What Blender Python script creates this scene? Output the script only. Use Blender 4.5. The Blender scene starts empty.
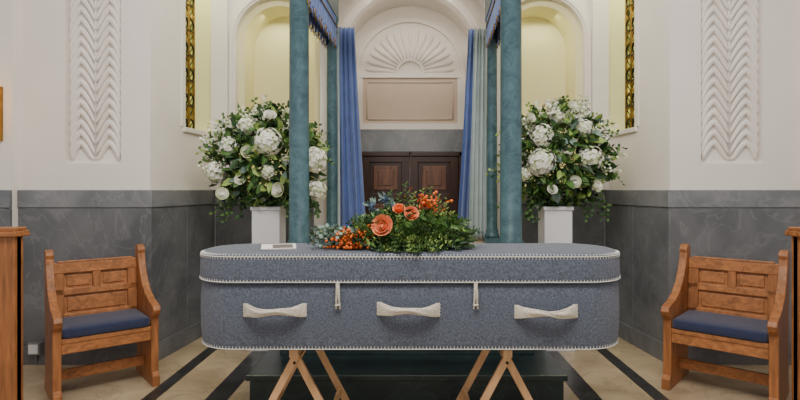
import bpy, math, random
from mathutils import Vector, Matrix
F=533.0
def WX(px,Y): return (px-410)*Y/F
def WZ(py,Y): return 1.3-(py-190)*Y/F
def lin(c):
    return tuple(((x/255)/12.92 if x/255<=0.04045 else ((x/255+0.055)/1.055)**2.4) for x in c)+(1,)

# ---------------- materials ----------------
def mat(name,col,rough=0.6,var=0.12,scale=8,bump=0.0,bscale=60,metal=0.0,sheen=0,stretch=None,distort=0,detail=4,emis=None,estr=0,sss=0,col2=None,coat=0):
    m=bpy.data.materials.new(name); m.use_nodes=True
    nt=m.node_tree; b=nt.nodes['Principled BSDF']
    tc=nt.nodes.new('ShaderNodeTexCoord'); mp=nt.nodes.new('ShaderNodeMapping')
    nt.links.new(tc.outputs['Object'],mp.inputs['Vector'])
    if stretch: mp.inputs['Scale'].default_value=stretch
    n=nt.nodes.new('ShaderNodeTexNoise'); n.inputs['Scale'].default_value=scale
    n.inputs['Detail'].default_value=detail; n.inputs['Distortion'].default_value=distort
    nt.links.new(mp.outputs[0],n.inputs['Vector'])
    r=nt.nodes.new('ShaderNodeValToRGB'); c=lin(col)
    r.color_ramp.elements[0].position=0.3; r.color_ramp.elements[1].position=0.7
    r.color_ramp.elements[0].color=tuple(max(0,x*(1-var)) for x in c[:3])+(1,)
    r.color_ramp.elements[1].color=(lin(col2) if col2 else tuple(min(1,x*(1+var)) for x in c[:3])+(1,))
    nt.links.new(n.outputs['Fac'],r.inputs['Fac']); nt.links.new(r.outputs['Color'],b.inputs['Base Color'])
    b.inputs['Roughness'].default_value=rough; b.inputs['Metallic'].default_value=metal
    if sheen: b.inputs['Sheen Weight'].default_value=sheen
    if coat: b.inputs['Coat Weight'].default_value=coat
    if sss:
        b.inputs['Subsurface Weight'].default_value=sss; b.inputs['Subsurface Scale'].default_value=0.01
    if bump:
        n2=nt.nodes.new('ShaderNodeTexNoise'); n2.inputs['Scale'].default_value=bscale; n2.inputs['Detail'].default_value=3
        nt.links.new(mp.outputs[0],n2.inputs['Vector'])
        bp=nt.nodes.new('ShaderNodeBump'); bp.inputs['Strength'].default_value=bump; bp.inputs['Distance'].default_value=0.01
        nt.links.new(n2.outputs['Fac'],bp.inputs['Height']); nt.links.new(bp.outputs[0],b.inputs['Normal'])
    if emis:
        b.inputs['Emission Color'].default_value=lin(emis); b.inputs['Emission Strength'].default_value=estr
    return m
def marble(name,c1,c2,vein,scale=2.5,rough=0.35,veinw=0.06,amt=0.6):
    m=mat(name,c1,rough,0.1,scale,distort=0.8,detail=8,col2=c2); nt=m.node_tree
    b=nt.nodes['Principled BSDF']; ramp=[n for n in nt.nodes if n.type=='VALTORGB'][0]
    mp=[n for n in nt.nodes if n.type=='MAPPING'][0]
    n=nt.nodes.new('ShaderNodeTexNoise'); n.inputs['Scale'].default_value=scale*0.9; n.inputs['Detail'].default_value=6; n.inputs['Distortion'].default_value=1.6
    nt.links.new(mp.outputs[0],n.inputs['Vector'])
    r=nt.nodes.new('ShaderNodeValToRGB'); e=r.color_ramp.elements
    e[0].position=0.5-veinw; e[0].color=(0,0,0,1); e[1].position=0.5; e[1].color=(amt,amt,amt,1)
    x=e.new(0.5+veinw); x.color=(0,0,0,1)
    nt.links.new(n.outputs['Fac'],r.inputs['Fac'])
    mx=nt.nodes.new('ShaderNodeMix'); mx.data_type='RGBA'
    mx.inputs[7].default_value=lin(vein)
    nt.links.new(r.outputs['Color'],mx.inputs[0]); nt.links.new(ramp.outputs['Color'],mx.inputs[6])
    nt.links.new(mx.outputs[2],b.inputs['Base Color'])
    return m
M={}
M['plaster']=mat('plaster_white',(238,232,225),0.8,0.03,3,0.05,80)
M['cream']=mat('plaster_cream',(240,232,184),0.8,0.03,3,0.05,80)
M['reveal']=mat('reveal_sunlit_tint',(238,236,176),0.8,0.03,3,0.05,80)  # lime tint puts the sunlit glow of the reveal into the colour
M['beige']=mat('panel_beige',(212,192,174),0.8,0.04,3)
M['dado']=marble('dado_marble',(96,99,104),(118,120,124),(136,138,142),3.2,0.40,0.03,.4)
M['dadocap']=marble('dado_cap_marble',(112,116,122),(136,138,142),(150,152,156),3.2,0.36,0.03,.4)
M['green']=marble('green_marble',(48,80,90),(72,104,114),(92,124,134),9,0.35,0.05,.35)
M['dgreen']=marble('dark_green_marble',(30,44,48),(44,60,62),(62,78,80),3,0.3,0.04,.4)
M['travertine']=marble('floor_travertine',(170,150,122),(198,180,150),(146,130,104),2.5,0.35,0.03)
M['black']=marble('black_marble',(36,37,39),(56,56,58),(90,90,90),4,0.3,0.02)
M['felt']=mat('grey_felt',(92,100,117),0.95,0.46,120,0.7,260,sheen=0.2,detail=9)
M['stitch']=mat('white_yarn',(215,214,210),0.9,0.05,50)
M['cfelt']=mat('cream_felt',(210,202,188),0.95,0.16,90,0.6,240,sheen=0.2)
M['wood']=mat('oak_wood',(154,98,56),0.5,0.38,6,0.08,40,stretch=(5,5,0.7),distort=1.0)
M['woodh']=mat('oak_wood_h',(164,106,62),0.5,0.36,6,0.08,40,stretch=(0.8,5,5),distort=1.0)
M['dwood']=mat('dark_door_wood',(58,34,24),0.4,0.35,5,0.08,40,stretch=(5,5,0.7),distort=1.0,coat=0.2)
M['dwood2']=mat('door_panel_wood',(108,70,50),0.4,0.35,5,0.08,40,stretch=(5,5,0.7),distort=1.0,coat=0.2)
M['beech']=mat('beech_wood',(205,162,120),0.5,0.16,6,stretch=(4,4,0.8))
M['navy']=mat('navy_cushion',(32,42,76),0.85,0.2,60,0.3,200,sheen=0.3)
M['blue']=mat('blue_velvet',(84,110,172),0.8,0.15,10,sheen=0.35)
M['grey']=mat('sage_curtain',(164,180,182),0.85,0.08,10,sheen=0.3)
M['gold']=mat('gilt_metal',(150,116,50),0.45,0.25,20,metal=0.7)
M['iron']=mat('dark_bronze',(44,40,24),0.5,0.2,20,metal=0.5)
M['leafd']=mat('leaf_dark',(36,68,32),0.5,0.4,12)
M['leafm']=mat('leaf_mid',(74,112,50),0.5,0.35,12)
M['leafl']=mat('leaf_lime',(142,168,86),0.55,0.25,12)
M['euca']=mat('leaf_eucalyptus',(120,146,138),0.6,0.25,12)
M['petal']=mat('petal_white',(246,245,234),0.6,0.04,20,sss=0.1)
M['petalg']=mat('petal_greenwhite',(214,224,184),0.6,0.1,20)
M['rose']=mat('petal_peach',(240,146,104),0.6,0.14,20,sss=0.1)
M['roser']=mat('petal_orange',(232,112,56),0.6,0.15,20)
M['berry']=mat('berry_orange',(222,104,26),0.35,0.25,30)
M['thistle']=mat('thistle_blue',(78,96,126),0.7,0.25,40)
M['red']=mat('petal_red',(150,54,34),0.6,0.2,30)
M['stem']=mat('stem_green',(62,84,42),0.6,0.3,20)
M['white']=mat('white_paint',(228,229,234),0.5,0.03,5)
M['paper']=mat('paper',(232,230,226),0.6,0.03,5)
M['photo']=mat('printed_photo',(96,92,90),0.5,0.5,25)
M['plastic']=mat('grey_plastic',(120,124,128),0.5,0.05,5)
M['shade']=mat('lamp_shade',(240,190,130),0.6,0.05,5,emis=(255,190,120),estr=1.2)
def glassmat():
    m=mat('stained_glass',(150,150,60),0.3,0.35,7,emis=(236,232,150),estr=1.3)
    nt=m.node_tree;b=nt.nodes['Principled BSDF']
    r=[n for n in nt.nodes if n.type=='VALTORGB'][0]
    r.color_ramp.elements[0].color=lin((56,60,24)); r.color_ramp.elements[1].color=lin((190,186,96))
    nt.links.new(r.outputs['Color'],b.inputs['Emission Color']); return m
M['glass']=glassmat()

# ---------------- mesh builder ----------------
class MB:
    def __init__(s): s.v=[];s.f=[];s.m=[];s.s=[];s.mats=[]
    def mi(s,k):
        if k not in s.mats: s.mats.append(k)
        return s.mats.index(k)
    def add(s,vs,fs,k,smooth=False,T=None):
        o=len(s.v); i=s.mi(k)
        for p in vs:
            p=Vector(p); s.v.append(tuple(T@p) if T else tuple(p))
        for f in fs: s.f.append(tuple(o+a for a in f)); s.m.append(i); s.s.append(smooth)
    def box(s,x0,x1,y0,y1,z0,z1,k,T=None):
        s.add([(x0,y0,z0),(x1,y0,z0),(x1,y1,z0),(x0,y1,z0),(x0,y0,z1),(x1,y0,z1),(x1,y1,z1),(x0,y1,z1)],
              [(0,3,2,1),(4,5,6,7),(0,1,5,4),(1,2,6,5),(2,3,7,6),(3,0,4,7)],k,False,T)
    def prism(s,poly,z0,z1,k,T=None):
        n=len(poly)
        vs=[(x,y,z0) for x,y in poly]+[(x,y,z1) for x,y in poly]
        fs=[tuple(reversed(range(n))),tuple(range(n,2*n))]+[(i,(i+1)%n,n+(i+1)%n,n+i) for i in range(n)]
        s.add(vs,fs,k,False,T)
    def tube(s,pts,rad,k,seg=6,T=None,cap=True,smooth=True):
        pts=[Vector(p) for p in pts]; n=len(pts)
        if not isinstance(rad,(list,tuple)): rad=[rad]*n
        vs=[];prev=None
        for i,p in enumerate(pts):
            d=(pts[min(i+1,n-1)]-pts[max(i-1,0)]).normalized()
            if prev is None:
                a=Vector((0,0,1)) if abs(d.z)<0.9 else Vector((1,0,0)); u=d.cross(a).normalized()
            else:
                u=(prev-d*prev.dot(d)).normalized()
            prev=u; w=d.cross(u)
            for j in range(seg):
                t=2*math.pi*j/seg; vs.append(p+(u*math.cos(t)+w*math.sin(t))*rad[i])
        fs=[]
        for i in range(n-1):
            for j in range(seg):
                fs.append((i*seg+j,i*seg+(j+1)%seg,(i+1)*seg+(j+1)%seg,(i+1)*seg+j))
        if cap: fs+= [tuple(reversed(range(seg))),tuple(range((n-1)*seg,n*seg))]
        s.add(vs,fs,k,smooth,T)
    def lathe(s,prof,cx,cy,k,seg=32,smooth=True):
        vs=[];n=len(prof)
        for r,z in prof:
            for j in range(seg):
                t=2*math.pi*j/seg; vs.append((cx+r*math.cos(t),cy+r*math.sin(t),z))
        fs=[(i*seg+j,i*seg+(j+1)%seg,(i+1)*seg+(j+1)%seg,(i+1)*seg+j) for i in range(n-1) for j in range(seg)]
        fs+=[tuple(reversed(range(seg))),tuple(range((n-1)*seg,n*seg))]
        s.add(vs,fs,k,smooth)
    def sphere(s,c,r,k,seg=8,rings=5,sc=(1,1,1)):
        c=Vector(c);vs=[c+Vector((0,0,r*sc[2]))]
        for i in range(1,rings):
            a=math.pi*i/rings
            for j in range(seg):
                t=2*math.pi*j/seg
                vs.append(c+Vector((r*sc[0]*math.sin(a)*math.cos(t),r*sc[1]*math.sin(a)*math.sin(t),r*sc[2]*math.cos(a))))
        vs.append(c-Vector((0,0,r*sc[2])))
        fs=[(0,1+j,1+(j+1)%seg) for j in range(seg)]
        for i in range(rings-2):
            for j in range(seg):
                a=1+i*seg+j;b=1+i*seg+(j+1)%seg
                fs.append((a,a+seg,b+seg,b))
        L=len(vs)-1;o=1+(rings-2)*seg
        fs+=[(o+j,L,o+(j+1)%seg) for j in range(seg)]
        s.add(vs,fs,k,True)
    def leaf(s,p,d,nrm,L,W,k,curl=0.15):
        p=Vector(p);d=Vector(d).normalized();nrm=Vector(nrm)
        nrm=(nrm-d*nrm.dot(d))
        if nrm.length<1e-4: nrm=d.orthogonal()
        nrm.normalize(); u=d.cross(nrm)
        c=-nrm*curl*L
        vs=[p,p+d*L*0.35+u*W*.5+nrm*W*.12,p+d*L*0.35-u*W*.5+nrm*W*.12,p+d*L*.38,
            p+d*L*.72+u*W*.36+c*.45+nrm*W*.1,p+d*L*.72-u*W*.36+c*.45+nrm*W*.1,p+d*L*.74+c*.5,p+d*L+c]
        s.add(vs,[(0,3,1),(0,2,3),(1,3,6,4),(3,2,5,6),(4,6,7),(6,5,7)],k,False)
    def build(s,name,bevel=0,seg=2,parent=None,auto=False):
        me=bpy.data.meshes.new(name); me.from_pydata(s.v,[],s.f)
        for k in s.mats: me.materials.append(M[k])
        me.polygons.foreach_set('material_index',s.m); me.polygons.foreach_set('use_smooth',s.s); me.update()
        o=bpy.data.objects.new(name,me); bpy.context.scene.collection.objects.link(o)
        if bevel:
            b=o.modifiers.new('bevel','BEVEL'); b.width=bevel; b.segments=seg; b.limit_method='ANGLE'; b.angle_limit=math.radians(40)
        if parent: o.parent=parent
        return o

def arch_wall(mb,x0,x1,z0,z1,cx,R,zs,sill,y0,y1,k,N=32):
    if sill>z0: mb.box(cx-R,cx+R,y0,y1,z0,sill,k)
    mb.box(x0,cx-R,y0,y1,z0,z1,k); mb.box(cx+R,x1,y0,y1,z0,z1,k)
    P=[(cx-R*math.cos(math.pi*i/N),zs+R*math.sin(math.pi*i/N)) for i in range(N+1)]
    for y,flip in((y0,False),(y1,True)):
        vs=[];fs=[]
        for x,z in P: vs+=[(x,y,z),(x,y,z1)]
        for i in range(N):
            f=(2*i,2*i+2,2*i+3,2*i+1); fs.append(tuple(reversed(f)) if flip else f)
        mb.add(vs,fs,k)
    vs=[];fs=[]
    for x,z in P: vs+=[(x,y0,z),(x,y1,z)]
    for i in range(N): fs.append((2*i,2*i+1,2*i+3,2*i+2))
    mb.add(vs,fs,k,True)
def arch_band(mb,cx,R0,R1,zs,y0,y1,k,N=36,a0=0,a1=math.pi):
    vs=[];fs=[]
    for i in range(N+1):
        a=a0+(a1-a0)*i/N;c=-math.cos(a);s=math.sin(a)
        vs+=[(cx+R0*c,y0,zs+R0*s),(cx+R1*c,y0,zs+R1*s),(cx+R1*c,y1,zs+R1*s),(cx+R0*c,y1,zs+R0*s)]
    for i in range(N):
        for j in range(4):
            fs.append((4*i+j,4*i+4+j,4*i+4+(j+1)%4,4*i+(j+1)%4))
    fs+=[(0,1,2,3),(4*N+3,4*N+2,4*N+1,4*N)]
    mb.add(vs,fs,k,False)

# ---------------- room ----------------
H=4.2; WY=4.0
b=MB(); b.box(-5,5,-3,6.6,-0.1,0,'travertine'); b.build('floor')
b=MB(); b.box(-5,5,-3,6.6,H,H+0.1,'plaster'); b.build('ceiling')
b=MB()
for i,x in enumerate((-1.62,-1.2,1.12,1.56)):
    w=0.045 if i in(0,3) else 0.07
    b.box(x-w,x+w,-1,4.93,0,0.003,'black')
b.box(-1.9,-0.95,4.75,4.85,0,0.0031,'black'); b.box(0.9,1.85,4.75,4.85,0,0.0031,'black')
b.build('trim_floor_inlay')

def relief(b,x0,x1,z0,z1,y):
    # palm frond relief: stem + nested drooping fronds
    cx=(x0+x1)/2; hw=(x1-x0)/2-0.012
    b.tube([(cx,y,z0+.02),(cx,y,z1)],0.010,'plaster',6)
    z=z0-0.03; step=0.078
    while z<z1-0.12:
        for sgn in(-1,1):
            pts=[];rad=[]
            for i in range(17):
                t=i/16
                xx=cx+sgn*hw*(1-(1-t)**1.5)
                zz=z+0.17*math.sin(min(1,t/0.5)*math.pi/2)-0.17*max(0,t-0.42)**1.5*2.3
                if zz<z0+.02: zz=z0+.02
                pts.append((xx,y,zz)); rad.append(0.006+0.018*math.sin(math.pi*(0.08+0.80*t)))
            b.tube(pts,rad,'plaster',8)
        z+=step
def front_wall(sg,px0,px1):
    name='wall_front_left' if sg<0 else 'wall_front_right'
    b=MB()
    X0,X1=sorted((sg*1.95,sg*5))
    b.box(X0,X1,WY+0.045,WY+0.33,0,H,'plaster')
    a,c=WX(px0,WY),WX(px1,WY); zb=1.50; zt=3.3
    b.box(X0,a,WY,WY+.045,0,H,'plaster'); b.box(c,X1,WY,WY+.045,0,H,'plaster')
    b.box(a,c,WY,WY+.045,0,zb,'plaster'); b.box(a,c,WY,WY+.045,zt,H,'plaster')
    relief(b,a+.012,c-.012,zb+0.02,zt,WY+.036)
    # outer pilaster
    p0,p1=sorted((sg*2.93,sg*5)); b.box(p0,p1,WY-.07,WY,0,H,'plaster')
    b.build(name)
    d=MB()
    # dado slabs
    x=1.95
    while x<5:
        x2=min(x+0.98,5); off=0.02 if x<2.9 else 0.09
        q0,q1=sorted((sg*(x+0.0015),sg*(x2-0.0015)))
        d.box(q0,q1,WY-off,WY-off+.019,0.14,1.165,'dado'); d.box(q0,q1,WY-off-.008,WY-off+.019,1.17,1.3,'dadocap'); d.box(q0,q1,WY-off-.015,WY-off+.019,0,0.14,'dado')
        x=x2
    d.build('trim_dado_'+('left' if sg<0 else 'right'),0.003)
front_wall(-1,65,121); front_wall(1,701,763)

def side_wall(sg):
    n='left' if sg<0 else 'right'
    A=(1.95,4.0);B=(1.85,5.0)
    def P(t,o): # t along, o outward
        return (sg*(A[0]+(B[0]-A[0])*t+o),A[1]+t)
    def pr(mb,t0,t1,o0,o1,z0,z1,k):
        mb.prism([P(t0,o0),P(t1,o0),P(t1,o1),P(t0,o1)] if sg<0 else [P(t0,o0),P(t0,o1),P(t1,o1),P(t1,o0)][::-1],z0,z1,k)
    b=MB()
    pr(b,0.331,1,0,.4,0,1.83,'plaster'); pr(b,0.002,.331,0,.05,0,H,'plaster');pr(b,0.331,.5,0,.4,1.83,H,'plaster'); pr(b,.5,1,0,.4,3.7,H,'plaster')
    b.build('wall_side_'+n)
    b=MB(); pr(b,.46,.975,-.02,.0,1.79,1.83,'plaster')
    pr(b,.43,.49,-.012,0,1.83,3.7,'plaster')
    pr(b,.982,.999,.004,.185,1.831,3.69,'reveal')  # thin sheet that carries the painted sunlit tint
    q0,q1=sorted((sg*1.70,sg*1.852)); b.box(q0,q1,4.955,4.999,1.3,H,'plaster')
    b.build('trim_window_'+n,0.004)
    d=MB()
    pr(d,-.02,.5,-.02,0,.14,1.165,'dado');pr(d,.503,1,-.02,0,.14,1.165,'dado')
    pr(d,-.028,1,-.028,0,1.17,1.3,'dadocap');pr(d,-.035,1,-.035,0,0,.14,'dado')
    d.build('trim_dado_side_'+n,0.003)
    w=MB()
    pr(w,.5,1,.19,.2,1.83,3.7,'glass')
    def g(t,z,o=.165): p=P(t,o); return (p[0],p[1],z)
    for t in (.505,.62,.75,.88,.975): w.tube([g(t,1.835),g(t,3.69)],.010,'gold',6)
    for z in [1.84+.23*i for i in range(8)]:
        w.tube([g(.505,z),g(.975,z)],.010,'iron',6)
        for t in (.56,.685,.815,.925):
            for k in(0,1):
                zc=z+.06+.11*k
                pts=[g(t+.045*math.cos(a*math.pi/5),zc+.05*math.sin(a*math.pi/5)) for a in range(11)]
                w.tube(pts,.009,'gold' if k else 'iron',5)
                w.tube([g(t-.05,zc-.05),g(t+.05,zc+.05)],.006,'iron',4)
    w.build('window_1' if sg<0 else 'window_2')
side_wall(-1); side_wall(1)

# back wall with niches
for sg in(-1,1):
    n='left' if sg<0 else 'right'
    b=MB(); cx=sg*1.24
    x0,x1=sorted((sg*2.3,sg*0.84))
    arch_wall(b,x0,x1,0,H,cx,.40,2.72,1.3,5.0,5.08,'plaster')
    x0,x1=sorted((sg*1.85,sg*0.84)); 
    arch_wall(b,x0,x1,0,H,cx,.335,2.72,1.3,5.08,5.4,'cream')
    b.box(x0,x1,5.4,5.5,0,H,'cream')
    arch_band(b,cx,.42,.45,2.72,4.985,5.0,'plaster')
    b.box(cx-.45,cx-.42,4.985,5.0,1.3,2.72,'plaster') if sg<0 else b.box(cx+.42,cx+.45,4.985,5.0,1.3,2.72,'plaster')
    b.build('wall_back_'+n)
    d=MB(); x0,x1=sorted((sg*1.82,sg*0.90))
    d.box(x0,x1,4.98,5.0,.14,1.165,'dado');d.box(x0,x1,4.97,5.0,1.17,1.3,'dadocap');d.box(x0,x1,4.965,5.0,0,.14,'dado')
    d.build('trim_dado_back_'+n,.003)
# central vault
b=MB(); R=.77; ZS=2.67
arch_wall(b,-.84,.84,0,H,0,R,ZS,0,4.98,6.2,'plaster',48)
arch_band(b,0,.70,.77,ZS,5.5,5.66,'plaster',48)
arch_band(b,0,.79,.835,ZS,4.955,4.98,'plaster',48)
b.build('wall_vault')
b=MB()
b.box(-.84,.84,6.2,6.4,0,H,'plaster')
YB=6.2
w0,w1=.594,.634
arch_band(b,0,w0,w1,ZS-.02,YB-.045,YB,'plaster',48)
b.box(-w1,-w0,YB-.045,YB,2.0,ZS-.02,'plaster');b.box(w0,w1,YB-.045,YB,2.0,ZS-.02,'plaster')
b.box(-w0,w0,YB-.03,YB,2.0,2.07,'plaster'); b.box(-w0,w0,YB-.04,YB,2.60,2.655,'plaster')
b.box(-w0,-.55,YB-.03,YB,2.07,2.6,'plaster');b.box(.55,w0,YB-.03,YB,2.07,2.6,'plaster')
b.box(-.55,.55,YB-.008,YB,2.07,2.6,'beige')
for (p,q) in (((-.5,2.12),(.5,2.12)),((.5,2.12),(.5,2.55)),((.5,2.55),(-.5,2.55)),((-.5,2.55),(-.5,2.12))):
    b.tube([(p[0],YB-.01,p[1]),(q[0],YB-.01,q[1])],.011,'beige',6)
arch_band(b,0,.14,.165,2.655,YB-.03,YB,'plaster',24)
for i in range(17):
    a=math.pi*(i+.5)/17
    d=Vector((-math.cos(a),0,math.sin(a)))
    p=[Vector((0,YB-.002,2.655))+d*r for r in (.17,.3,.42,.49,.52)]
    b.tube(p,[.009,.018,.03,.026,.008],'plaster',6)
b.build('wall_back_center')
b=MB(); b.box(-.77,.77,YB-.06,YB,1.74,2.0,'dadocap')
b.box(-.77,-.61,YB-.06,YB,0,1.74,'dado'); b.box(.61,.77,YB-.06,YB,0,1.74,'dado')
b.box(-.77,-.755,4.98,6.14,0,2.0,'dado'); b.box(.755,.77,4.98,6.14,0,2.0,'dado')
b.build('trim_marble_vault',.004)
for s0,nm in((-1,'door_1'),(1,'door_2')):
    b=MB()
    x0,x1=sorted((s0*.004,s0*.605))
    b.box(x0,x1,YB-.035,YB-.005,.83,1.735,'dwood')
    a,c=sorted((s0*.56,s0*.605)); b.box(a,c,YB-.075,YB-.03,.83,1.735,'dwood')
    b.box(x0,x1,YB-.075,YB-.03,1.69,1.735,'dwood')
    xa,xb=sorted((s0*.004,s0*.56)); 
    for (z0,z1) in((1.62,1.69),(1.18,1.26),(.83,.92)): b.box(xa,xb,YB-.055,YB-.03,z0,z1,'dwood')
    for (p,q) in((.004,.10),(.46,.56)):
        u,v=sorted((s0*p,s0*q)); b.box(u,v,YB-.054,YB-.03,.83,1.69,'dwood')
    u,v=sorted((s0*.14,s0*.42))
    b.box(u,v,YB-.052,YB-.03,1.30,1.58,'dwood2'); b.box(u,v,YB-.052,YB-.03,.96,1.14,'dwood2')
    b.box(u+.05,v-.05,YB-.062,YB-.03,1.35,1.53,'dwood2'); b.box(u+.05,v-.05,YB-.062,YB-.03,1.0,1.10,'dwood2')
    b.sphere((s0*.06,YB-.08,1.22),.02,'gold')
    b.build(nm,.006)

# ---------------- catafalque + canopy ----------------
b=MB()
b.box(-.97,.93,3.22,4.9,0,.15,'dgreen'); b.box(-.99,.95,3.2,4.9,.15,.185,'dgreen')
b.box(-.88,.84,3.6,4.9,.185,.76,'dgreen'); b.box(-.78,.74,3.585,3.6,.26,.70,'dgreen')
b.box(-.92,.88,3.56,4.94,.76,.82,'travertine')
b.box(-.74,.74,4.94,6.12,0,.82,'travertine')
b.build('catafalque_plinth',.006)
b=MB()
def column(x,y,r):
    b.box(x-r*1.5,x+r*1.5,y-r*1.5,y+r*1.5,.82,.87,'green')
    b.lathe([(r*1.4,.87),(r*1.4,.895),(r*1.15,.91),(r*1.2,.93),(r,.95),(r*.96,2.70),(r*1.15,2.72),(r*1.15,2.74),(r,2.76),(r*1.35,2.84),(r*1.4,2.86)],x,y,'green',32)
column(-.78,3.75,.070); column(.71,3.75,.076); column(-.71,4.84,.047); column(.745,4.84,.047)
for xa,xb in((-.78,-.71),(.71,.745)):
    b.prism([(xa-.07,3.66),(xa+.07,3.66),(xb+.055,4.9),(xb-.055,4.9)],2.86,3.1,'green')
b.box(-.85,.78,3.66,3.8,3.1,3.2,'green'); b.box(-.8,.80,4.8,4.9,3.08,3.14,'green')
for xa,xb,sg in((-.78,-.71,1),(.71,.745,-1)):
  for side in(-1,1):
    N=12; ya,yb=3.70,4.86
    vs=[];fs=[];K=N*10
    for i in range(K+1):
        t=i/K; x=xa+(xb-xa)*t+side*.06*(1-.25*t)+.006*math.sin(t*N*2*math.pi*2); y=ya+(yb-ya)*t
        zb=2.66-.05*abs(math.sin(t*N*math.pi))
        vs+=[(x,y,2.94),(x,y,zb)]
        if i%2==0: b.tube([(x,y,zb),(x,y,zb-.035)],.004,'gold' if i%4 else 'blue',4)
    for i in range(K): fs.append((2*i,2*i+1,2*i+3,2*i+2))
    b.add(vs,fs,'blue',True)
    b.tube([(xa+side*.068,ya,2.78),(xb+side*.052,yb,2.78)],.006,'gold',5)
b.build('canopy')

def curtain(name,top,bot,z0,z1,y,k,waves,amp=.022,seed=0):
    b=MB(); K=110; R_=26; vs=[];fs=[]
    for r in range(R_+1):
        s=r/R_; z=z1+(z0-z1)*s
        e=s**1.1
        xa=top[0]+(bot[0]-top[0])*e; xb=top[1]+(bot[1]-top[1])*e
        for i in range(K+1):
            t=i/K
            w=math.sin(t*waves*2*math.pi+.4*math.sin(s*3+seed))
            vs.append((xa+(xb-xa)*t+.004*math.sin(t*37+s*2),y+amp*w*(.6+.5*s)+.006*math.sin(t*23+s*5),z))
    for r in range(R_):
        for i in range(K):
            a=r*(K+1)+i; fs.append((a,a+K+1,a+K+2,a+1))
    b.add(vs,fs,k,True); o=b.build(name)
    so=o.modifiers.new('s','SOLIDIFY'); so.thickness=.004
    return o
curtain('curtain',(-.70,-.53),(-.695,-.42),.85,2.86,5.12,'blue',4,.03,seed=1)
curtain('curtain',(.57,.69),(.45,.62),.85,2.86,5.16,'blue',3,.03,seed=2)
curtain('curtain',(.60,.71),(.54,.715),.85,2.8,4.96,'grey',4,.018,seed=3)
curtain('curtain',(-.745,-.655),(-.735,-.65),.85,2.8,4.94,'grey',2,.014,seed=4)

# ---------------- coffin ----------------
CY=2.80; A_,B_,R0=1.058,.26,.215
def rr(a,bb,r,nl=24,nc=14):
    P=[]
    cs=[(a-r,-(bb-r),-90),(a-r,bb-r,0),(-(a-r),bb-r,90),(-(a-r),-(bb-r),180)]
    for ci,(cx,cy,a0) in enumerate(cs):
        for i in range(nc+1):
            t=math.radians(a0+90*i/nc); P.append((cx+r*math.cos(t),cy+r*math.sin(t)))
        nx=cs[(ci+1)%4]; t=math.radians(a0+90)
        p0=P[-1]; t2=math.radians(nx[2]); p1=(nx[0]+r*math.cos(t2),nx[1]+r*math.sin(t2))
        m=nl if ci in(1,3) else 4
        for i in range(1,m): P.append((p0[0]+(p1[0]-p0[0])*i/m,p0[1]+(p1[1]-p0[1])*i/m))
    return P
coffin=bpy.data.objects.new('felt_coffin',None); bpy.context.scene.collection.objects.link(coffin)
def loft(prof,name):
    b=MB(); vs=[];fs=[]
    for off,z in prof:
        for x,y in rr(A_+off,B_+off,R0+off): vs.append((x,CY+y,z+.0012*math.sin(x*9)))
    n=len(rr(A_,B_,R0))
    for i in range(len(prof)-1):
        for j in range(n): fs.append((i*n+j,i*n+(j+1)%n,(i+1)*n+(j+1)%n,(i+1)*n+j))
    fs+=[tuple(reversed(range(n))),tuple(range((len(prof)-1)*n,len(prof)*n))]
    b.add(vs,fs,'felt',True); return b.build(name,parent=coffin)
loft([(-.04,.532),(-.012,.534),(-.003,.54),(.001,.56),(.006,.62),(.008,.70),(.006,.78),(.002,.83),(-.002,.845),(-.010,.851)],'body')
loft([(-.010,.852),(.004,.853),(.010,.860),(.011,.89),(.009,.95),(.007,.975),(.002,.988),(-.008,.995),(-.04,.9985),(-.10,1.002),(-.18,1.005)],'lid')
def resample(P,step):
    P=P+[P[0]]; out=[];acc=0
    for i in range(len(P)-1):
        p=Vector(P[i]);q=Vector(P[i+1]);L=(q-p).length
        if L<1e-9: continue
        d=(q-p)/L
        while acc<=L:
            out.append((p+d*acc,Vector((d.y,-d.x)))); acc+=step
        acc-=L
    return out
b=MB()
def stitches(off,z,h,run=True,slant=.0,top=False):
    pts=resample(rr(A_+off,B_+off,R0+off),.0165)
    line=[]
    for i,(p,nn) in enumerate(pts):
        t=Vector((-nn.y,nn.x))
        o=nn*.002
        a=Vector((p.x+o.x,CY+p.y+o.y,z)); 
        if top:
            q=Vector((p.x-nn.x*.016,CY+p.y-nn.y*.016,z+.006))
        else:
            q=Vector((p.x+o.x+t.x*slant,CY+p.y+o.y+t.y*slant,z+h))
        b.tube([a,q],.0019,'stitch',4,smooth=False)
        line.append(a)
    line.append(line[0])
    if run: b.tube(line,.0022,'stitch',4,smooth=False)
stitches(.007,.982,-.012)
stitches(.006,.988,0,run=False,top=True)
stitches(.010,.862,.011)
stitches(-.002,.541,.013)
b.build('blanket_stitching',parent=coffin)
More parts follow.
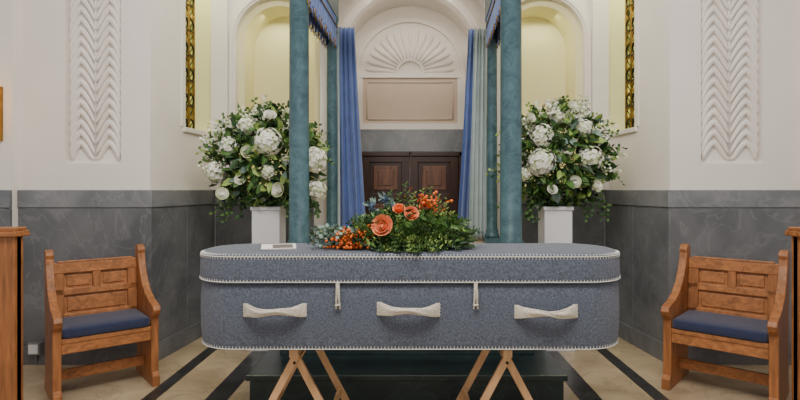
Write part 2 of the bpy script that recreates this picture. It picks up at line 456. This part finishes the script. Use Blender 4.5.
# soft cream felt strap handles: flat flared ends gathered to a folded roll in the middle
def handle(cx,z,seed):
    rnd=random.Random(seed); b=MB(); L=.148; n=36; seg=28
    vs=[];fs=[]; p1=rnd.uniform(0,6); tl=rnd.uniform(-.003,.003)
    yf=CY-B_-.008
    for i in range(n+1):
        t=-1+2*i/n; at=abs(t)
        hh=.0125+.021*at**1.7
        th=.0125*(1-at**2.2)+.0035
        so=.034*(1-at**2.6)+.005
        zz=z+tl*t-.007*(1-at*at)+.0035*math.sin(t*4+p1)
        tw=.5*math.sin(t*2.2+p1)*(1-at*at)
        for j in range(seg):
            a=2*math.pi*j/seg
            fold=1+.16*(1-at**3)*math.cos(4*a+t*5+p1)
            u=hh*math.cos(a)*fold; v=th*math.sin(a)*fold
            vs.append((cx+t*L,yf-so+v*math.cos(tw)+u*math.sin(tw)*.5,zz+u*math.cos(tw)-v*math.sin(tw)))
    for i in range(n):
        for j in range(seg): fs.append((i*seg+j,i*seg+(j+1)%seg,(i+1)*seg+(j+1)%seg,(i+1)*seg+j))
    fs+=[tuple(reversed(range(seg))),tuple(range(n*seg,(n+1)*seg))]
    b.add(vs,fs,'cfelt',True)
    # folded upper lip on each flare
    for s in(-1,1):
        u,v=sorted((cx+s*L*.86,cx+s*L*1.01)); zz=z+tl*s+.0035*math.sin(s*4+p1)
        b.box(u,v,yf-.006,yf+.006,zz-.032,zz+.030,'cfelt')
        b.tube([(cx+s*L*.9,yf-.010,zz+.026),(cx+s*L*.6,yf-.030,zz+.013),(cx+s*L*.2,yf-.046,zz+.002)],[.006,.0055,.003],'cfelt',8)
        b.tube([(cx+s*L*.9,yf-.010,zz-.026),(cx+s*L*.6,yf-.028,zz-.019),(cx+s*L*.2,yf-.044,zz-.012)],[.006,.0055,.003],'cfelt',8)
        for q in(-.024,-.008,.008,.022): b.tube([(cx+s*L*1.03,yf-.004,zz+q),(cx+s*L*.95,yf-.0105,zz+q+.003)],.0016,'stitch',4)
    b.build('handle',.002,parent=coffin)
handle(WX(275,2.53),WZ(309.5,2.53),1); handle(WX(408.5,2.53),WZ(308.5,2.53),4); handle(WX(546,2.53),WZ(311,2.53),9)
for px in(338,475.5):
    b=MB(); x=WX(px,2.53); yf=CY-B_-.02
    b.tube([(x,yf+.002,WZ(284,2.53)),(x-.003,yf-.003,WZ(289,2.53)),(x-.006,yf-.002,WZ(298,2.53)),(x-.008,yf+.006,WZ(309,2.53))],[.005,.0065,.0055,.0045],'cfelt',8)
    b.tube([(x,yf+.002,WZ(284,2.53)),(x+.005,yf-.003,WZ(290,2.53)),(x+.006,yf-.002,WZ(298,2.53)),(x+.010,yf+.006,WZ(309,2.53))],[.005,.0065,.0055,.0045],'cfelt',8)
    b.tube([(x-.012,yf-.006,WZ(305,2.53)),(x+.012,yf-.006,WZ(304,2.53))],.005,'cfelt',8)
    b.box(x-.009,x+.009,yf-.004,yf+.006,WZ(290,2.53),WZ(282,2.53),'cfelt')
    b.build('toggle_loop',.002,parent=coffin)

# ---------------- trestles ----------------
def trestle(X):
    b=MB()
    b.box(X-.022,X+.022,2.585,3.02,.485,.531,'beech')
    def bar(p,q,w,t):
        p=Vector(p);q=Vector(q);d=(q-p).normalized();u=Vector((0,1,0));v=d.cross(u).normalized()
        vs=[]
        for e in(p,q):
            for a,c in((-1,-1),(1,-1),(1,1),(-1,1)): vs.append(e+u*a*t/2+v*c*w/2)
        b.add(vs,[(0,1,2,3),(7,6,5,4),(0,4,5,1),(1,5,6,2),(2,6,7,3),(3,7,4,0)],'beech')
    for y in(2.63,3.03):
        for s in(-1,1): bar((X-s*.012,y+(0.013 if s>0 else -.013),.50),(X+s*.245,y+(0.013 if s>0 else -.013),.012),.036,.022)
    for s in(-1,1): b.box(X+s*.165-.01,X+s*.165+.01,2.63,3.03,.14,.18,'beech')
    b.tube([(X-.0,2.60,.455),(X,3.05,.455)],.008,'iron',8)
    b.build('wooden_trestle',.003)
trestle(-.565); trestle(.475)

# ---------------- chairs ----------------
def chair(cx,cy,th,sx=1,sy=1,sz=1):
    T=Matrix.Translation((cx,cy,0))@Matrix.Rotation(th,4,'Z')@Matrix.Diagonal((sx,sy,sz,1))
    b=MB(); W=.25
    prof=[(-.22,0),(-.22,.07),(-.19,.09),(-.19,.46),(-.225,.49),(-.24,.52),(-.225,.548),(-.18,.558),(-.10,.575),(-.01,.615),(.06,.67),(.12,.75),(.155,.83),(.165,.87),(.16,.895),(.175,.92),(.21,.93),(.245,.918),(.255,.89),(.25,.85),(.235,.7),(.215,.5),(.205,.3),(.20,.09),(.225,.07),(.225,0)]
    for s in(-1,1):
        x0,x1=(-W-.02,-W+.022) if s<0 else (W-.022,W+.02)
        n=len(prof)
        vs=[(x0,y,z) for y,z in prof]+[(x1,y,z) for y,z in prof]
        fs=[tuple(reversed(range(n))) ,tuple(range(n,2*n))]+[(i,(i+1)%n,n+(i+1)%n,n+i) for i in range(n)]
        b.add(vs,fs,'wood',False,T)
    w=W-.022
    b.box(-w,w,-.185,.19,.375,.405,'woodh',T)
    b.box(-w,w,-.18,-.155,.31,.375,'woodh',T)
    b.box(-w,w,-.02,.0,.10,.17,'woodh',T)
    TB=T@Matrix.Translation((0,.165,.40))@Matrix.Rotation(math.radians(-6),4,'X')
    b.box(-w,w,.018,.028,0,.44,'woodh',TB)
    b.box(-w,w,-.004,.03,.365,.435,'woodh',TB)
    b.box(-w*.9,w*.9,-.006,.03,.435,.45,'woodh',TB)
    for z0,z1 in((0,.09),(.215,.26)): b.box(-w,w,0,.03,z0,z1,'woodh',TB)
    for x in(-w,w-.055): b.box(x,x+.055,0,.03,0,.43,'wood',TB)
    b.box(-.022,.022,0,.03,.25,.38,'wood',TB)
    for x0,x1 in((-w+.07,-.037),(.037,w-.07)):
        b.box(x0,x1,.010,.02,.275,.35,'woodh',TB)
    b.box(-w+.07,w-.07,.010,.02,.105,.20,'woodh',TB)
    prof2=[(-.02,.406),(-.003,.410),(0,.42),(0,.455),(-.006,.466),(-.03,.474),(-.08,.478)]
    vs=[];fs=[];per=None
    def rr2(a,bb,r):
        Q=[]
        for cx_,cy_,a0 in((a-r,-(bb-r),-90),(a-r,bb-r,0),(-(a-r),bb-r,90),(-(a-r),-(bb-r),180)):
            for i in range(5):
                t=math.radians(a0+90*i/4); Q.append((cx_+r*math.cos(t),cy_+r*math.sin(t)))
        return Q
    for off,z in prof2:
        q=rr2(w-.003+off,.185+off,max(.012,.03+off)); per=len(q)
        for x,y in q: vs.append((x,y-.01,z))
    for i in range(len(prof2)-1):
        for j in range(per): fs.append((i*per+j,i*per+(j+1)%per,(i+1)*per+(j+1)%per,(i+1)*per+j))
    fs+=[tuple(reversed(range(per))),tuple(range((len(prof2)-1)*per,len(prof2)*per))]
    b.add(vs,fs,'navy',True,T)
    b.build('wooden_chair',.004)
chair(-2.03,3.52,math.radians(40),1.10,1,.975); chair(2.03,3.44,math.radians(-42),1.17,1.05,.985)

# pew fronts at the frame edges
for sg,xe in((-1,2.2),(1,2.17)):
    b=MB(); Y=2.98
    def bx(x0,x1,y0,y1,z0,z1,k):
        a,c=sorted((sg*x0,sg*x1)); b.box(a,c,y0,y1,z0,z1,k)
    bx(xe,xe+.9,Y,Y+.04,.05,1.04,'wood')
    bx(xe-.0,xe+.09,Y-.015,Y+.055,.0,1.04,'wood')
    for z0,z1 in((.05,.16),(.5,.58),(.94,1.04)): bx(xe+.09,xe+.9,Y-.014,Y+.05,z0,z1,'woodh')
    bx(xe+.40,xe+.47,Y-.013,Y+.05,.16,.94,'wood')
    bx(xe-.02,xe+.92,Y-.04,Y+.08,1.04,1.07,'woodh'); bx(xe-.01,xe+.91,Y-.03,Y+.07,1.07,1.09,'woodh')
    b.build('wooden_pew',.005)

# outlet with conduit
b=MB(); x=WX(38,3.98)
b.box(x-.045,x+.045,3.93,3.977,.08,.17,'plastic'); b.box(x-.035,x+.035,3.925,3.93,.09,.16,'white')
b.tube([(x,3.96,.17),(x,3.96,.02)],.009,'plastic',8)
b.build('electrical_socket',.003)
# sconce
b=MB(); x=-3.05
b.box(x-.05,x+.05,3.905,3.93,1.66,2.06,'gold')
b.lathe([(.03,1.70),(.06,1.74),(.075,1.95),(.08,2.08)],x,3.83,'shade',20)
b.tube([(x,3.91,1.72),(x,3.83,1.70)],.01,'gold',8)
b.build('wall_sconce')

# booklet
b=MB()
T=Matrix.Translation((-.665,2.70,1.0045))@Matrix.Rotation(math.radians(14),4,'Z')
b.box(-.085,.085,-.055,.055,0,.003,'paper',T)
b.add([(-.085,-.055,.004),(.085,-.055,.004),(.085,.055,.016),(-.085,.055,.016),(-.085,-.055,.0052),(.085,-.055,.0052),(.085,.055,.0175),(-.085,.055,.0175)],
      [(0,3,2,1),(4,5,6,7),(0,1,5,4),(1,2,6,5),(2,3,7,6),(3,0,4,7)],'paper',False,T)
b.add([(-.03,-.045,.0068),(.07,-.045,.0068),(.07,.04,.0163),(-.03,.04,.0163)],[(0,1,2,3)],'photo',False,T)
b.build('order_of_service_booklet')

# ---------------- flowers ----------------
def rdir(rnd):
    while True:
        v=Vector((rnd.uniform(-1,1),rnd.uniform(-1,1),rnd.uniform(-1,1)))
        if .1<v.length<1: return v.normalized()
def rose(b,c,r,ax,k,rnd,k2=None):
    ax=Vector(ax).normalized(); u=ax.orthogonal().normalized(); w=ax.cross(u); c=Vector(c)
    b.sphere(c,r*.45,k,8,5)
    for ring,(cnt,rad,tilt,hh) in enumerate(((3,.28,.1,.75),(4,.45,.25,.75),(5,.65,.5,.7),(6,.85,.8,.6))):
        for i in range(cnt):
            a=2*math.pi*i/cnt+ring*.7+rnd.uniform(-.15,.15)
            aw=2*math.pi/cnt*.72
            vs=[];fs=[]
            for iy in range(4):
                v=iy/3
                for ix in range(5):
                    s=-1+ix/2; aa=a+s*aw*(.6+.4*v)*(1-.25*v*v)
                    rr_=r*(rad*(.45+.55*v)+tilt*.3*v*v); z=r*(-.45+(hh+.45)*v*(1-.2*tilt)-.12*s*s*v)
                    vs.append(c+(u*math.cos(aa)+w*math.sin(aa))*rr_+ax*z)
            for iy in range(3):
                for ix in range(4):
                    q=iy*5+ix; fs.append((q,q+1,q+6,q+5))
            b.add(vs,fs,k2 if (k2 and ring>2) else k,True)
def hydrangea(b,c,r,rnd,k='petal'):
    c=Vector(c); b.sphere(c,r*.78,'petalg',12,8)
    N=int(90*(r/.09)**1.5); g=math.pi*(3-math.sqrt(5)); lump=[rdir(rnd) for _ in range(4)]
    for i in range(N):
        z=1-2*(i+.5)/N; rr_=math.sqrt(1-z*z); d=Vector((rr_*math.cos(g*i),rr_*math.sin(g*i),z))
        d=(d+rdir(rnd)*.15).normalized()
        lf=1+.14*max(0,max(d.dot(l) for l in lump)-.5)-.06
        p=c+d*r*rnd.uniform(.84,1.06)*lf; u=d.orthogonal().normalized(); w=d.cross(u)
        s=r*.21*rnd.uniform(.8,1.25);a0=rnd.uniform(0,1.57)
        kk=k if rnd.random()<.82 else 'petalg'
        for j in range(4):
            a=a0+j*math.pi/2; e=u*math.cos(a)+w*math.sin(a); f=d.cross(e)
            b.add([p,p+e*s*.6+f*s*.5+d*s*.15,p+e*s*1.1+d*s*.05,p+e*s*.6-f*s*.5+d*s*.15],[(0,1,2,3)],kk,False)
def sprig(b,p,d,L,ll,lw,n,k,rnd,droop=.2,stem='stem'):
    p=Vector(p);d=Vector(d).normalized();pts=[]
    for i in range(7):
        t=i/6; pts.append(p+d*L*t+Vector((0,0,-droop*L*t*t)))
    b.tube(pts,[.003*(1-.6*i/6) for i in range(7)],stem,4)
    for i in range(n):
        t=.15+.85*i/max(1,n-1); j0=min(5,int(t*6)); q=pts[j0].lerp(pts[j0+1],t*6-j0)
        side=d.orthogonal(); a=i*2.4+rnd.uniform(-.3,.3)
        sd=Matrix.Rotation(a,3,d)@side
        b.leaf(q,(d*.7+sd*.8),sd.cross(d)+rdir(rnd)*.3,ll*rnd.uniform(.75,1.15)*(1-.35*t),lw,k)
def arrangement(name,cpx,cpy,Y,heads,smalls,seed):
    rnd=random.Random(seed); b=MB()
    C=Vector((WX(cpx,Y),Y,WZ(cpy,Y)))
    rx,ry,rz=.43,.27,.41
    base=Vector((C.x,Y,1.2))
    for i in range(1600):
        d=rdir(rnd)
        if d.y>.3 and rnd.random()<.7: d.y=-d.y
        f=rnd.uniform(.5,1.06)**.7
        p=C+Vector((d.x*rx*f,d.y*ry*f,d.z*rz*f))
        if p.z<1.2 and rnd.random()<.3: continue
        o=Vector((d.x/rx,d.y/ry*.5,d.z/rz)).normalized()
        dd=(o*.6+rdir(rnd)*.8+Vector((0,0,-.25)))
        k=rnd.choices(['leafd','leafm','leafl','euca'],[5,5,3.2,.8])[0]
        L=rnd.uniform(.055,.12); b.leaf(p,dd,o+rdir(rnd)*.7,L,L*rnd.uniform(.4,.6),k)
    for i in range(64):
        a=rnd.uniform(-.3,math.pi+.3); d=Vector((math.cos(a),rnd.uniform(-.6,.2),math.sin(a))).normalized()
        p=C+Vector((d.x*rx*.6,d.y*ry*.6,d.z*rz*.6)); 
        sprig(b,p,d+rdir(rnd)*.3,rnd.uniform(.16,.33),.055,.024,11,rnd.choice(['leafd','leafm','leafl','leafm']),rnd,.25)
    for i in range(20): # trailing
        s=rnd.choice([-1,1])*rnd.uniform(.4,1); p=C+Vector((s*.36,rnd.uniform(-.15,.05),-.22-.1*rnd.random()))
        sprig(b,p,(s*.5,-.2,-.6),.18,.055,.028,9,rnd.choice(['leafd','leafm']),rnd,.3)
    for i in range(34): # white stocks / filler blossoms
        a=rnd.uniform(-.4,math.pi+.4); d=Vector((math.cos(a),-.6,math.sin(a))).normalized()
        rf=rnd.uniform(.5,1.05); p=C+Vector((d.x*rx*rf,d.y*ry*1.1,d.z*rz*rf))
        for j in range(12):
            q=p+d*.012*j+rdir(rnd)*.022
            for _ in(0,1): b.leaf(q,rdir(rnd),rdir(rnd),.026,.022,rnd.choice(['petal','petal','petalg']))
    for (px,py,r) in heads:
        dx=(px-cpx)/62.;dz=(cpy-py)/58.
        y=Y-.25*math.sqrt(max(.05,1-min(1,dx*dx+dz*dz)))-.02+rnd.uniform(-.01,.04)
        c=Vector((WX(px,y),y,WZ(py,y)))
        hydrangea(b,c,r*y/F,rnd); b.tube([c,C+Vector((0,0,-.1)),base],.004,'stem',5)
    for (px,py,r) in smalls:
        y=Y-.25; c=Vector((WX(px,y),y,WZ(py,y))); rose(b,c,r*y/F,(rnd.uniform(-.6,.6),-1,rnd.uniform(-.2,.9)),'petal',rnd,'petalg' if rnd.random()<.5 else 'petal'); b.tube([c,C,base],.004,'stem',5)
    b.v=[(x,y,max(z,1.167)) if abs(x-C.x)<.16 and abs(y-Y)<.16 else (x,y,z) for x,y,z in b.v]
    b.lathe([(.07,1.166),(.09,1.175),(.10,1.20),(.09,1.202)],C.x,Y,'leafd',20)
    b.build(name)
    return C
C1=arrangement('white_flower_arrangement',268,158,4.42,
 [(268,142,14),(216,172,12),(229,146,10),(314,160,13),(316,190,11),(247,126,10),(268,172,8),(300,126,8)],
 [(247,152,6),(279,190,7),(222,194,6),(285,160,5),(240,180,5),(292,112,5),(270,116,6)],5)
C2=arrangement('white_flower_arrangement',556,156,4.42,
 [(541,162,14),(542,136,12),(590,158,13),(525,174,8),(556,116,9),(584,128,9),(602,140,8)],
 [(575,182,6),(552,190,5),(530,118,5),(572,106,5),(515,152,5),(596,186,6),(566,152,6)],11)
for C in((C1.x+.01),(C2.x-.01)):
    b=MB(); x=C;y=4.42
    b.box(x-.112,x+.112,y-.112,y+.112,.04,1.135,'white'); b.box(x-.13,x+.13,y-.13,y+.13,0,.05,'white'); b.box(x-.122,x+.122,y-.122,y+.122,1.135,1.165,'white')
    b.build('flower_pedestal',.004)

# coffin spray
rnd=random.Random(3); b=MB()
def BP(px,py,Y=2.74): return Vector((WX(px,Y),Y,WZ(py,Y)))
ZT=1.006
for i in range(1300):
    t=rnd.random(); x=WX(350+112*t,2.75); h=.05+.16*math.sin(math.pi*min(1,.08+t*.84))
    z=ZT+.012+rnd.random()*h*.85; y=2.74+rnd.uniform(-.13,.13)
    d=Vector((rnd.uniform(-1,1),rnd.uniform(-1,.4),rnd.uniform(-.3,.8)))
    L=rnd.uniform(.03,.06); b.leaf((x,y,z),d,rdir(rnd),L,L*rnd.uniform(.22,.42),rnd.choices(['leafd','leafm','leafl'],[5,5,1.6])[0])
for i in range(150):
    t=rnd.random(); p=Vector((WX(362+90*t,2.75),2.72+rnd.uniform(-.08,.08),ZT+.03+rnd.random()*.07))
    d=Vector((rnd.uniform(-.6,1.0),rnd.uniform(-.6,.3),rnd.uniform(.0,.8)))
    sprig(b,p,d,rnd.uniform(.10,.19),.032,.008,24,rnd.choice(['leafd','leafm','leafm','leafl']),rnd,.25)
for i in range(60):
    p=Vector((WX(rnd.uniform(368,442),2.65),2.66,ZT+.035+rnd.random()*.055))
    sprig(b,p,(rnd.uniform(-.4,1),-.25,-.12),rnd.uniform(.10,.19),.032,.008,24,rnd.choice(['leafd','leafm','leafl']),rnd,.2)
for px,py in((405,184),(399,194),(430,188),(438,196),(422,190),(446,203),(414,193),(452,212),(390,192),(458,220)):
    q=BP(px,py); p=Vector((q.x+rnd.uniform(-.03,.03),2.76,ZT+.06)); sprig(b,p,q-p,(q-p).length,.034,.008,24,rnd.choice(['leafm','leafl']),rnd,0)
for i in range(34):
    p=Vector((WX(366,2.72),2.72+rnd.uniform(-.06,.06),ZT+.03+rnd.random()*.05))
    sprig(b,p,(-1,rnd.uniform(-.5,.4),rnd.uniform(-.15,.3)),rnd.uniform(.15,.30),.034,.020,12,rnd.choice(['euca','euca','leafm']),rnd,.12)
for px,py in((372,206),(385,199),(377,215),(391,206)):
    q=BP(px,py); 
    for j in range(10): b.leaf(q+rdir(rnd)*.01,rdir(rnd)+Vector((-.2,0,.6)),rdir(rnd),.05,.02,'euca')
    b.tube([q,(q.x+.02,2.74,ZT+.05)],.003,'stem',4)
    b.sphere(q,.014,'thistle',8,6)
    for j in range(40):
        d=rdir(rnd); b.leaf(q+d*.008,d,rdir(rnd),.022,.004,'thistle',0)
# berries
for i in range(300):
    c=rnd.choice([(350,240),(360,235),(343,246),(356,246),(433,202),(368,232),(350,234),(428,198),(338,240),(352,246)])
    if c[0]>400 and rnd.random()<.5: continue
    q=BP(c[0]+rnd.gauss(0,5.8),c[1]+rnd.gauss(0,3.6),2.62+rnd.random()*.07)
    q.z=max(q.z,ZT+.010); b.sphere(q,rnd.uniform(.0055,.009),'berry' if rnd.random()<.75 else 'roser',7,5)
# roses
rose(b,BP(383,226,2.61),.050,(-.25,-1,.35),'rose',rnd,'rose')
rose(b,BP(411,214,2.64),.035,(.2,-1,.5),'rose',rnd,'rose')
rose(b,BP(399,210,2.68),.031,(0,-.8,.8),'roser',rnd,'rose')
rose(b,BP(425,204,2.69),.027,(.3,-.8,.8),'roser',rnd,'roser')
rose(b,BP(367,227,2.66),.025,(-.5,-.8,.4),'roser',rnd,'rose')
for i in range(70):
    q=BP(430+rnd.gauss(0,10),205+rnd.gauss(0,6),2.67); b.leaf(q,rdir(rnd)+Vector((.3,0,.5)),rdir(rnd),.032,.008,rnd.choice(['red','berry','roser','leafm','leafm']))
for i in range(75):
    a=rnd.uniform(-1,1);c=rnd.uniform(-1,1)
    p0=Vector((WX(415,2.72),2.72+a*.02,ZT+.05+c*.02)); p1=Vector((WX(440,2.72),2.71+a*.03,ZT+.05+c*.024))
    p2=Vector((WX(468+rnd.uniform(-5,9),2.70),2.70+a*.07,ZT+.052+c*.046))
    b.tube([p0,p1,p2],.0036,rnd.choice(['stem','leafd','leafm']),5)
b.tube([(WX(440,2.72),2.71+.038*math.cos(t*.6283),ZT+.045+.032*math.sin(t*.6283)) for t in range(11)],.004,'beech',5)
for i in range(130):
    a=rnd.uniform(-1,1); p=Vector((WX(rnd.uniform(435,462),2.7),2.69+a*.06,ZT+.01+rnd.random()*.09))
    b.leaf(p,(1,a*.4,rnd.uniform(-.2,.3)),rdir(rnd),.05,.007,rnd.choice(['leafd','leafm','stem']))
b.v=[(x,y,max(z,ZT+.001)) for x,y,z in b.v]
b.build('funeral_flower_spray')

# ---------------- lights ----------------
def area(name,loc,rot,sx,sy,p,col=(1,1,1)):
    l=bpy.data.lights.new(name,'AREA'); l.shape='RECTANGLE'; l.size=sx; l.size_y=sy; l.energy=p; l.color=col
    o=bpy.data.objects.new(name,l); o.location=loc; o.rotation_euler=rot; bpy.context.scene.collection.objects.link(o); return o
area('overhead_fill',(0,1.3,4.1),(math.radians(25),0,0),2.6,1.0,215,(1,.95,.88))  # unseen overhead lamp, added for the soft overall light
area('overhead_fill',(0,4.3,4.1),(0,0,0),2.6,.8,30,(1,.93,.76))  # unseen warm lamp added above the back of the room
area('alcove_fill',(0,5.35,3.3),(math.radians(40),0,0),.6,.3,4.5,(1,.90,.74))  # unseen lamp inside the vault, added to warm the alcove
for sg in(-1,1):
    area('reveal_glow_fill',(sg*1.97,4.76,3.64),(0,math.radians(-8*sg),0),.12,.4,11,(.96,1,.55))  # hidden lamp added to brighten reveal, sill and grille
    area('niche_glow_fill',(sg*1.24,5.2,3.0),(0,0,0),.4,.1,1.6,(.98,1,.62))  # unseen lamp added to give the niche a yellow glow
w=bpy.data.worlds.new('World'); bpy.context.scene.world=w; w.use_nodes=True
w.node_tree.nodes['Background'].inputs[0].default_value=(1,.97,.95,1); w.node_tree.nodes['Background'].inputs[1].default_value=.72

cam=bpy.data.cameras.new('camera'); cam.sensor_width=36; cam.lens=F/800*36; cam.shift_x=-10/800; cam.shift_y=-10/800; cam.clip_start=.05
co=bpy.data.objects.new('camera',cam); co.location=(0,0,1.3); co.rotation_euler=(math.pi/2,0,0)
bpy.context.scene.collection.objects.link(co); bpy.context.scene.camera=co
